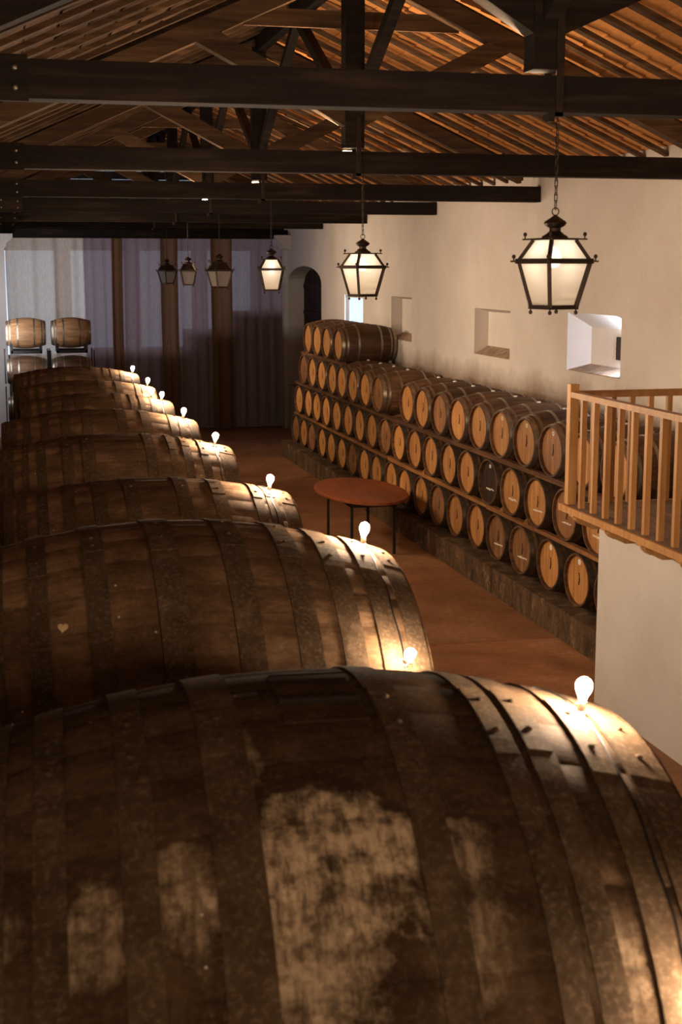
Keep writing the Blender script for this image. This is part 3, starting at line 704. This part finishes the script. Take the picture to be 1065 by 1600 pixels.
rail(H + (ZR[2] + ZR[3]) / 2, rows[3][0] * 5.3 - 0.4, 25.7, 'short timber rail under the top barrel row')
wedge_me = MB().prism([(0, 0), (0.11, 0), (0.11, 0.02), (0.0, 0.075)], 0.0, 0.07, 'x').mesh('wooden_wedge', M['rail'], False)
for i, q in enumerate([rows[1][4], rows[1][3], rows[1][8]]):
    o = put('wooden_wedge', wedge_me, None, (XH + 0.005, q * 5.3 + 0.22, H + (ZR[0] + ZR[1]) / 2 + 0.02))
    tag(o, 'small wooden wedge on the rail beside the %s second row barrel' % ORD[[4, 3, 8][i]], 'wedge', 'wedges on the rack rails')

# barrels stacked by the far curtain, lying along the hall's width
for r_, (z, ms) in enumerate(((-1.293, ('pale',) * 2), (-2.07, ('dark',) * 2), (-2.85, ('dark',) * 2))):
    for i, x in enumerate((0.455, 1.365)):
        nm = ['topmost', 'middle', 'lowest'][r_]
        lab = ['amber oak barrel on top of the black rack beside the white pier', 'amber oak barrel on top of the black rack beside the mauve curtain'][i] if r_ == 0 else \
              '%s dark barrel of the stack %s' % (nm, ['beside the white pier', 'in front of the mauve curtain'][i])
        bs = barrel((x - 0.4, 30.0, H + z - RB * 0.93), lab, 'barrels stacked before the curtain', 2, 'galv', me_body2 if r_ == 0 else me_body, (), 0, back=True); bs.scale = (0.84, 0.93, 0.93)
for i, x in enumerate((0.455, 1.365)):
    for z, nm in ((-1.293, 'upper'), (-2.07, 'middle'), (-2.85, 'lowest')):
        T = thing('barrel_cradle', '%s black steel cradle under a barrel %s' % (nm, ['beside the white pier', 'before the mauve curtain'][i]), 'cradle', (x, 30.0, H + z - RB * 0.93 - 0.085), 0, 'black cradles of the curtain stack')
        lo = -0.34 if nm != 'lowest' else -(H + z - RB * 0.93 - 0.085)
        f = MB()
        for s in (-0.27, 0.31): MB().prism([(-0.40, 0.0), (0.40, 0.0), (0.40, 0.20), (0.30, 0.16), (0.15, 0.085), (0.0, 0.075), (-0.15, 0.085), (-0.30, 0.16), (-0.40, 0.20)], s - 0.04, s + 0.0, 'x').build('saddle', M['black'], T, smooth=False)
        
        B(-0.31, 0.31, -0.40, -0.345, 0.0, 0.06).build('cross_bar', M['black'], T, smooth=False); B(-0.31, 0.31, 0.345, 0.40, 0.0, 0.06).build('cross_bar', M['black'], T, smooth=False)
        for sx in (-0.435, 0.435):
            for sy in (-0.40, 0.40):
                b_ = B(sx - 0.012, sx + 0.012, sy - 0.022, sy + 0.022, -0.60 if nm != 'lowest' else lo, 0.06)
                b_.build('leg', M['black'], T, smooth=False)

# ------------------------------------------------------------------ giant vats
V = [(-.133, 1.777, 3.867, -2.395, 1.213, 1.055), (-.31, 1.752, 6.469, -2.348, 1.188, 1.01), (-.046, 1.799, 9.177, -2.374, 1.028, .909), (-.106, 1.737, 11.268, -2.32, 1.031, .907),
     (-.057, 1.732, 13.369, -2.321, 1.031, .908), (.134, 1.75, 15.5, -2.35, 1.03, .925), (.145, 1.779, 17.6, -2.37, 1.03, .933), (.108, 1.77, 19.7, -2.34, 1.029, .917)]
HU = [[(-.985, -.90), (-.83, -.745), (-.61, -.52), (-.38, -.255), (.14, .235), (.44, .52), (.545, .63), (.72, .81), (.845, .985)],
      [(-.985, -.92), (-.82, -.75), (-.65, -.57), (-.42, -.33), (-.14, -.02), (.16, .27), (.41, .51), (.60, .70), (.77, .86), (.90, .985)],
      [(-.985, -.94), (-.91, -.85), (-.78, -.71), (-.61, -.53), (-.41, -.32), (-.20, -.10), (.15, .25), (.40, .50), (.69, .76), (.785, .86), (.89, .985)],
      [(-.985, -.93), (-.90, -.85), (-.78, -.73), (-.66, -.59), (-.46, -.37), (-.30, -.19), (.22, .31), (.42, .48), (.54, .61), (.69, .76), (.86, .985)]]
VL = ['first giant vat, closest to the viewer, with pale mould blotches and a hatch', 'second giant vat back, with a pale dry leaf on its side', 'third giant vat back, narrower than the two before it',
      'fourth giant vat back, with a bulb at its aisle end', 'fifth giant vat back, a cable looping over its end', 'sixth giant vat back, above the fifth vat bulb',
      'seventh giant vat back, carrying two bulbs', 'eighth giant vat, last before the barrel stack']
def on_vat(k, u, phi, off=0.0):
    xl, xr, yc, zc, r0, rh = V[k]; r = r0 - (r0 - rh) * u * u + off
    return Vector(((xr - xl) / 2 * u, -r * math.cos(phi), r * math.sin(phi)))
patch1 = [(-0.10, -0.73, 0.97, 0.30, 0.24, 1.0), (-0.16, -0.87, 0.84, 0.22, 0.24, 0.75), (-0.45, -0.74, 0.93, 0.12, 0.18, 0.55), (-0.68, -0.74, 0.85, 0.11, 0.15, 0.45),
          (0.235, -0.70, 0.99, 0.11, 0.09, 0.5), (0.23, -0.88, 0.83, 0.12, 0.16, 0.4), (-0.24, -0.36, 1.14, 0.035, 0.16, 0.35), (0.56, -0.86, 0.72, 0.12, 0.2, 0.3), (-0.9, -0.7, 0.85, 0.1, 0.1, 0.3)]
vm = [vat_mat('mouldy_vat_oak', patch1, 0.8), vat_mat('dusty_vat_oak', [(0.35, -1.0, 0.5, 0.25, 0.35, 0.25)], 1.7), vat_mat('dusty_vat_oak_smaller', (), 1.6)]
for k in range(8):
    xl, xr, yc, zc, r0, rh = V[k]; hl = (xr - xl) / 2
    T = thing('giant_vat', VL[k], 'vat', ((xl + xr) / 2, yc, H + zc), 0, 'giant vats in a row')
    T.rotation_euler = (0, R(0.5), R(-2.0) if k == 0 else 0)
    rf = lambda u: r0 - (r0 - rh) * u * u
    N = 96
    mb = MB(); us = [-1 + 2 * i / 24 for i in range(25)]
    ns = 36                                               # staves, with fine open joints
    ring = []
    for j in range(ns):
        a0 = 2 * PI * j / ns; w_ = 2 * PI / ns
        ring += [(a0 + 0.003, -0.0025), (a0 + 0.010, 0.0), (a0 + w_ * 0.5, 0.001), (a0 + w_ - 0.010, 0.0), (a0 + w_ - 0.003, -0.0025)]
    n = len(ring)
    prof_u = [(-0.93, -0.05)] + [(-1.0, -0.045)] + [(u, 0.0) for u in us] + [(1.0, -0.045), (0.93, -0.05)]
    vs = []
    for u, dr_ in prof_u:
        r = rf(u) + dr_
        for a, d in ring: vs.append((hl * u, -(r + d) * math.cos(a), (r + d) * math.sin(a)))
    fs = [(i * n + j, i * n + (j + 1) % n, (i + 1) * n + (j + 1) % n, (i + 1) * n + j) for i in range(len(prof_u) - 1) for j in range(n)]
    mb.add(vs, fs); mb.build('stave_body', vm[0 if k == 0 else 1 if k == 1 else 2], T, ang=50)
    for s in (-1, 1):
        hd = MB(); rr_ = rf(1) - 0.05; bw = 2 * rr_ / 10
        for q in range(10):
            a, b = -rr_ + bw * q + 0.003, -rr_ + bw * (q + 1) - 0.003
            yy = [a + (b - a) * i / 4 for i in range(5)]
            hd.prism([(y, math.sqrt(max(0, rr_ ** 2 - y * y))) for y in yy] + [(y, -math.sqrt(max(0, rr_ ** 2 - y * y))) for y in reversed(yy)], s * hl * 0.95 - 0.02, s * hl * 0.95 + 0.02, 'x')
        hd.build('head', vm[2], T, smooth=False)
    for h_i, (a, b) in enumerate(HU[min(k, 2 + (k % 2))] if k > 1 else HU[k]):
        e = 0.0075 if k < 2 else 0.006
        us_ = [a, a + (b - a) * 0.5, b]
        hp = MB().lathe([(hl * a, rf(a) - 0.004)] + [(hl * u, rf(u) + e) for u in us_] + [(hl * b, rf(b) - 0.004)], 72, 'x', close=True)
        ho = hp.build('hoop', M['hoop'], T, ang=40)
        if k < 4 and a > -0.9:                             # riveted lap where the hoop is joined near the crown
            ph0 = R(90 - random.uniform(-6, 8)); ph1 = R(90 - 17 - random.uniform(-3, 5)); wv = MB()
            m_ = 6; vs = []
            for i in range(m_ + 1):
                ph = ph0 + (ph1 - ph0) * i / m_
                for u, o_ in ((a + 0.004, e - 0.001), (a + 0.004, e + 0.004), (b - 0.004, e + 0.004), (b - 0.004, e - 0.001)):
                    r = rf(u) + o_; vs.append((hl * u, -r * math.cos(ph), r * math.sin(ph)))
            wv.add(vs, [(i * 4 + j, i * 4 + (j + 1) % 4, (i + 1) * 4 + (j + 1) % 4, (i + 1) * 4 + j) for i in range(m_) for j in range(4)] + [(3, 2, 1, 0), (m_ * 4, m_ * 4 + 1, m_ * 4 + 2, m_ * 4 + 3)])
            for f_ in (0.25, 0.72):
                ph = ph0 + (ph1 - ph0) * f_; u = (a + b) / 2; p = on_vat(k, u, ph, e + 0.004); nrm = Vector((0, -math.cos(ph), math.sin(ph)))
                q = nrm.to_track_quat('Z', 'X').to_matrix()
                dv = [(0, 0.011), (0.003, 0.0105), (0.006, 0.007), (0.0075, 0.002)]
                rv = MB().lathe(dv, 8); rv.v = [tuple(p + q @ Vector(x)) for x in rv.v]; wv.add(rv.v, rv.f)
            wv.build('hoop_lap', M['hoop'], ho, smooth=False)
    if k == 0:                                             # hatch with two battens on the crown
        hb = MB(); m_ = 5; vs = []
        for i in range(m_ + 1):
            ph = R(95 - 17 * i / m_)
            for u, o_ in ((-.13, -0.004), (-.13, 0.006), (.115, 0.006), (.115, -0.004)):
                r = rf(u) + o_; vs.append((hl * u, -r * math.cos(ph), r * math.sin(ph)))
        hb.add(vs, [(i * 4 + j, i * 4 + (j + 1) % 4, (i + 1) * 4 + (j + 1) % 4, (i + 1) * 4 + j) for i in range(m_) for j in range(4)] + [(3, 2, 1, 0), (m_ * 4, m_ * 4 + 1, m_ * 4 + 2, m_ * 4 + 3)])
        ht = hb.build('hatch', vm[0], T, ang=20)
        for ph in (R(93), R(83.5)):
            p, q = on_vat(0, -.13, ph, 0.012), on_vat(0, .11, ph, 0.012)
            MB().beam(p, q, 0.022, 0.014).build('batten', M['beam'], ht, smooth=False)
    if k == 1:
        ph = R(51.7); p = on_vat(1, -0.521, ph, 0.002); nrm = Vector((-0.1, -math.cos(ph), math.sin(ph)))
        q = nrm.to_track_quat('Z', 'Y').to_matrix(); pts = []
        for i in range(20):
            a = 2 * PI * i / 20; pts.append((0.0017 * 16 * math.sin(a) ** 3 * 0.8, 0.0017 * (13 * math.cos(a) - 5 * math.cos(2 * a) - 2 * math.cos(3 * a) - math.cos(4 * a)) * 0.95))
        hm = MB().prism(pts, 0.0, 0.004, 'z'); hm.v = [tuple(p + q @ Vector(x)) for x in hm.v]
        hm.build('dry_leaf', M['leaf'], T, smooth=False)['label'] = 'pale heart shaped dry leaf'
# timber bearers carrying the vats
for k in range(8):
    xl, xr, yc, zc, r0, rh = V[k]
    T = thing('vat_cradle', 'low pair of timbers carrying the %s giant vat' % ORD[k], 'cradle', ((xl + xr) / 2, yc, 0), 0, 'cradles under the vats')
    for u in (-0.45, 0.45):
        x = u * (xr - xl) / 2; B(x - 0.08, x + 0.08, -0.55, 0.55, 0.0, H + zc - (r0 - (r0 - rh) * (abs(u) - 0.09) ** 2) - 0.010 - 0.0087 * abs(x)).build('timber', M['beam'], T, smooth=False)

# ------------------------------------------------------------------ bulbs on the vats, and their cables
def bulb(k, u, phi, label, big=True, light=True):
    xl, xr, yc, zc, r0, rh = V[k]
    p = Matrix.Rotation(R(-2.0) if k == 0 else 0, 3, 'Z') @ Matrix.Rotation(R(0.5), 3, 'Y') @ on_vat(k, u, phi, 0.007) + Vector(((xl + xr) / 2, yc, H + zc))
    nrm = Vector((0.10, -math.cos(phi), math.sin(phi))).normalized()
    if phi > R(60): nrm = Vector((0.09, -0.03, 1)).normalized()
    T = thing('light_bulb_lamp', label, 'bulb', p, 0, 'bare bulbs along the vats')
    T.rotation_euler = nrm.to_track_quat('Z', 'Y').to_euler()
    b_ = MB().lathe([(-0.004, 0.020), (0.004, 0.019), (0.006, 0.014)], 14).box(-0.035, 0.035, -0.006, 0.006, -0.002, 0.003)
    b_.build('base_plate', M['socket'], T)
    MB().lathe([(0.004, 0.0115), (0.012, 0.0125), (0.034, 0.0125), (0.036, 0.0105), (0.042, 0.0105)], 14).build('socket', M['socket'], T)
    MB().lathe([(0.040, 0.0095), (0.050, 0.0115), (0.060, 0.017), (0.071, 0.0218), (0.082, 0.0235), (0.093, 0.0218), (0.101, 0.0165), (0.106, 0.0085), (0.107, 0.002)], 18).build('glass_globe', M['globe_dim'] if phi < R(65) else M['globe'] if k < 3 else M['globe_far'], T)
    return T
TOPB = [(.825, 86.4), (.877, 90), (.839, 84), (.845, 83), (.855, 83), (.845, 80), (.889, 85), (.90, 82)]
for k, (u, ph) in enumerate(TOPB):
    bulb(k, u, R(ph), 'glowing bare bulb standing on top of the %s giant vat' % ORD[k])
bulb(1, .862, R(41), 'glowing bare bulb low on the flank of the second giant vat')
bulb(6, .897, R(62), 'glowing bare bulb low on the flank of the seventh giant vat')
bulb(0, .87, R(34), 'glowing bare bulb low on the flank of the first giant vat')
for k in range(8):
    xl, xr, yc, zc, r0, rh = V[k]; u0 = TOPB[k][0]; pts = []
    for i in range(40):
        ph = R(25 + (118 - 25) * i / 39); uu = u0 - 0.012 + 0.004 * math.sin(i * 0.9)
        if k == 4: uu = u0 + 0.06 * math.sin(i * 0.12)
        pts.append(Matrix.Rotation(R(-2.0) if k == 0 else 0, 3, 'Z') @ Matrix.Rotation(R(0.5), 3, 'Y') @ on_vat(k, uu, ph, 0.0095) + Vector(((xl + xr) / 2, yc, H + zc)))
    o = MB().tube(pts, 0.0035, 5).build('lamp_cable', M['cable'])
    tag(o, 'thin dark lamp cable strapped over the %s giant vat' % ORD[k], 'cable', 'lamp cables over the vats')

# ------------------------------------------------------------------ the oval table in the aisle
T = thing('oval_table', 'reddish brown oval table standing in the aisle before the barrel rack', 'table', (4.51, 18.0, 0))
zt = H - 2.87
ell = [(0.575 * math.cos(2 * PI * i / 56), 1.13 * math.sin(2 * PI * i / 56)) for i in range(56)]
tp = MB()
for dz, sc in ((-0.04, 0.985), (-0.034, 1.0), (-0.006, 1.0), (0.0, 0.99)): tp.v += [(x * sc, y * sc, zt + dz) for x, y in ell]
tp.f = [tuple(range(55, -1, -1)), tuple(range(168, 224))] + [(i * 56 + j, i * 56 + (j + 1) % 56, (i + 1) * 56 + (j + 1) % 56, (i + 1) * 56 + j) for i in range(3) for j in range(56)]
tp.build('table_top', M['table'], T)
MB().box(-0.30, 0.30, -0.72, -0.69, zt - 0.12, zt - 0.04).box(-0.30, 0.30, 0.69, 0.72, zt - 0.12, zt - 0.04).box(-0.30, -0.27, -0.69, 0.69, zt - 0.12, zt - 0.04).box(0.27, 0.30, -0.69, 0.69, zt - 0.12, zt - 0.04).build('apron', M['door'], T, smooth=False)
for x in (-0.28, 0.28):
    for y in (-0.68, 0.68): B(x - 0.016, x + 0.016, y - 0.016, y + 0.016, 0, zt - 0.04).build('leg', M['door'], T, smooth=False)

# ------------------------------------------------------------------ balcony and its wall
wi = B(4.75, XR - 0.005, Y0, 10.80, 0, H - 2.12).build('wall_inner', M['plaster'], smooth=False)
tag(wi, 'smooth cream wall block carrying the wooden balcony', kind='structure')
T = thing('wooden_balcony', 'pine balcony with upright balusters on scrolled joists above the cream wall', 'balcony', (0, 0, H))
ZD = -1.90; XE, YE = 4.46, 10.74
zt2 = ZD + 0.93
def pb(name, mb, mat='pine'): return mb.build(name, M[mat], T, smooth=False)
pb('newel_post', MB().box(XE - 0.037, XE + 0.037, YE - 0.037, YE + 0.037, ZD + 0.005, zt2 + 0.055))
pb('handrail', MB().box(XE - 0.035, XE + 0.035, 4.6, YE - 0.037, zt2 - 0.05, zt2 - 0.005))
pb('handrail', MB().box(XE + 0.037, XR - 0.01, YE - 0.025, YE + 0.025, zt2 - 0.055, zt2 + 0.0))
bal = MB().box(-0.021, 0.021, -0.021, 0.021, ZD + 0.005, zt2 - 0.048).mesh('baluster', M['pine'], False)
y = YE - 0.23
while y > 4.8: put('baluster', bal, T, (XE, y, 0)); y -= 0.236
x = XE + 0.186
while x < XR - 0.05: put('baluster', bal, T, (x, YE, 0)); x += 0.1645
x = XE - 0.06
pb('edge_board', MB().box(XE - 0.085, XE - 0.06, 4.6, YE + 0.05, ZD - 0.045, ZD + 0.008))
pb('edge_board', MB().box(XE - 0.06, XR - 0.01, YE + 0.028, YE + 0.05, ZD - 0.045, ZD + 0.008))
x = XE - 0.06
while x < XR - 0.02:
    x2 = min(x + 0.142, XR - 0.01); pb('deck_board', MB().box(x + 0.003, x2 - 0.003, 4.6, YE + 0.028, ZD - 0.03, ZD + 0.004), 'pine_deck'); x += 0.142
zj1, zj0 = ZD - 0.03, ZD - 0.178
sc = [(XE - 0.05, zj1), (XE - 0.05, zj1 - 0.045), (XE - 0.02, zj1 - 0.05), (XE - 0.012, zj1 - 0.075), (XE + 0.02, zj1 - 0.105), (XE + 0.06, zj1 - 0.11), (XE + 0.075, zj1 - 0.125), (XE + 0.12, zj0), (4.749, zj0), (4.749, zj1)]
y = 10.60
while y > 4.7:
    MB().prism(sc, y - 0.045, y + 0.045).build('scrolled_joist', M['pine'], T, smooth=False); y -= 0.635
for o in list(T.children): pass

# ------------------------------------------------------------------ curtains at the far end
def curtain(name, x0, x1, y, mat, label, amp, nf, ztop=H + 0.72, zbot=0.04):
    mb = MB(); nx = max(16, int((x1 - x0) * 30)); nz = 8; rr3 = random.Random(sum(map(ord, label))); ph = [rr3.uniform(0, 6) for _ in range(4)]
    g = []
    for j in range(nz + 1):
        t_ = j / nz
        for i in range(nx + 1):
            s = i / nx; x = x0 + (x1 - x0) * s
            d = math.sin(s * nf * 2 * PI + ph[0] + 0.25 * math.sin(3 * t_ + ph[1])) + 0.45 * math.sin(s * nf * 3.7 * PI + ph[2])
            g.append((x + 0.01 * math.sin(5 * t_ + ph[3]), y + amp * d * (0.55 + 0.45 * t_), ztop + (zbot - ztop) * t_))
    fs = [(j * (nx + 1) + i, j * (nx + 1) + i + 1, (j + 1) * (nx + 1) + i + 1, (j + 1) * (nx + 1) + i) for j in range(nz) for i in range(nx)]
    o = mb.add(g, fs).build(name, mat)
    return tag(o, label, 'curtain', 'curtains across the far end')
curtain('sheer_curtain', 0.12, 1.80, 32.12, M['cream_sheer'], 'cream sheer curtain behind the two amber barrels', 0.045, 4)
curtain('sheer_curtain', 1.78, 2.46, 32.16, M['mauve_sheer'], 'narrow mauve grey sheer curtain next to the cream one', 0.03, 3)
curtain('brown_curtain', 2.38, 2.62, 32.03, M['brown_cloth'], 'slim brown curtain strip between the first mauve sheers', 0.02, 2)
curtain('sheer_curtain', 2.56, 3.52, 32.16, M['mauve_sheer'], 'mauve grey sheer curtain behind the two small unlit lanterns', 0.03, 4)
curtain('brown_curtain', 3.46, 3.84, 32.03, M['brown_cloth'], 'brown curtain strip reaching the floor behind the smallest lantern', 0.03, 2)
curtain('sheer_curtain', 3.78, 4.66, 32.16, M['mauve_sheer'], 'mauve grey sheer curtain behind the largest unlit lantern', 0.03, 4)
curtain('brown_curtain', 4.58, 5.06, 32.03, M['brown_cloth'], 'brown curtain strip beside the largest unlit lantern', 0.03, 2)
curtain('sheer_curtain', 5.0, 6.24, 32.16, M['mauve_sheer'], 'wide mauve grey sheer curtain next to the arched door wall', 0.035, 5)
# curtain rail
o = MB().tube([(0.05, 32.10, H + 0.735), (6.28, 32.10, H + 0.735)], 0.014, 8).build('curtain_rail', M['iron'])
tag(o, 'dark rail from which the far curtains hang', 'curtain rail')
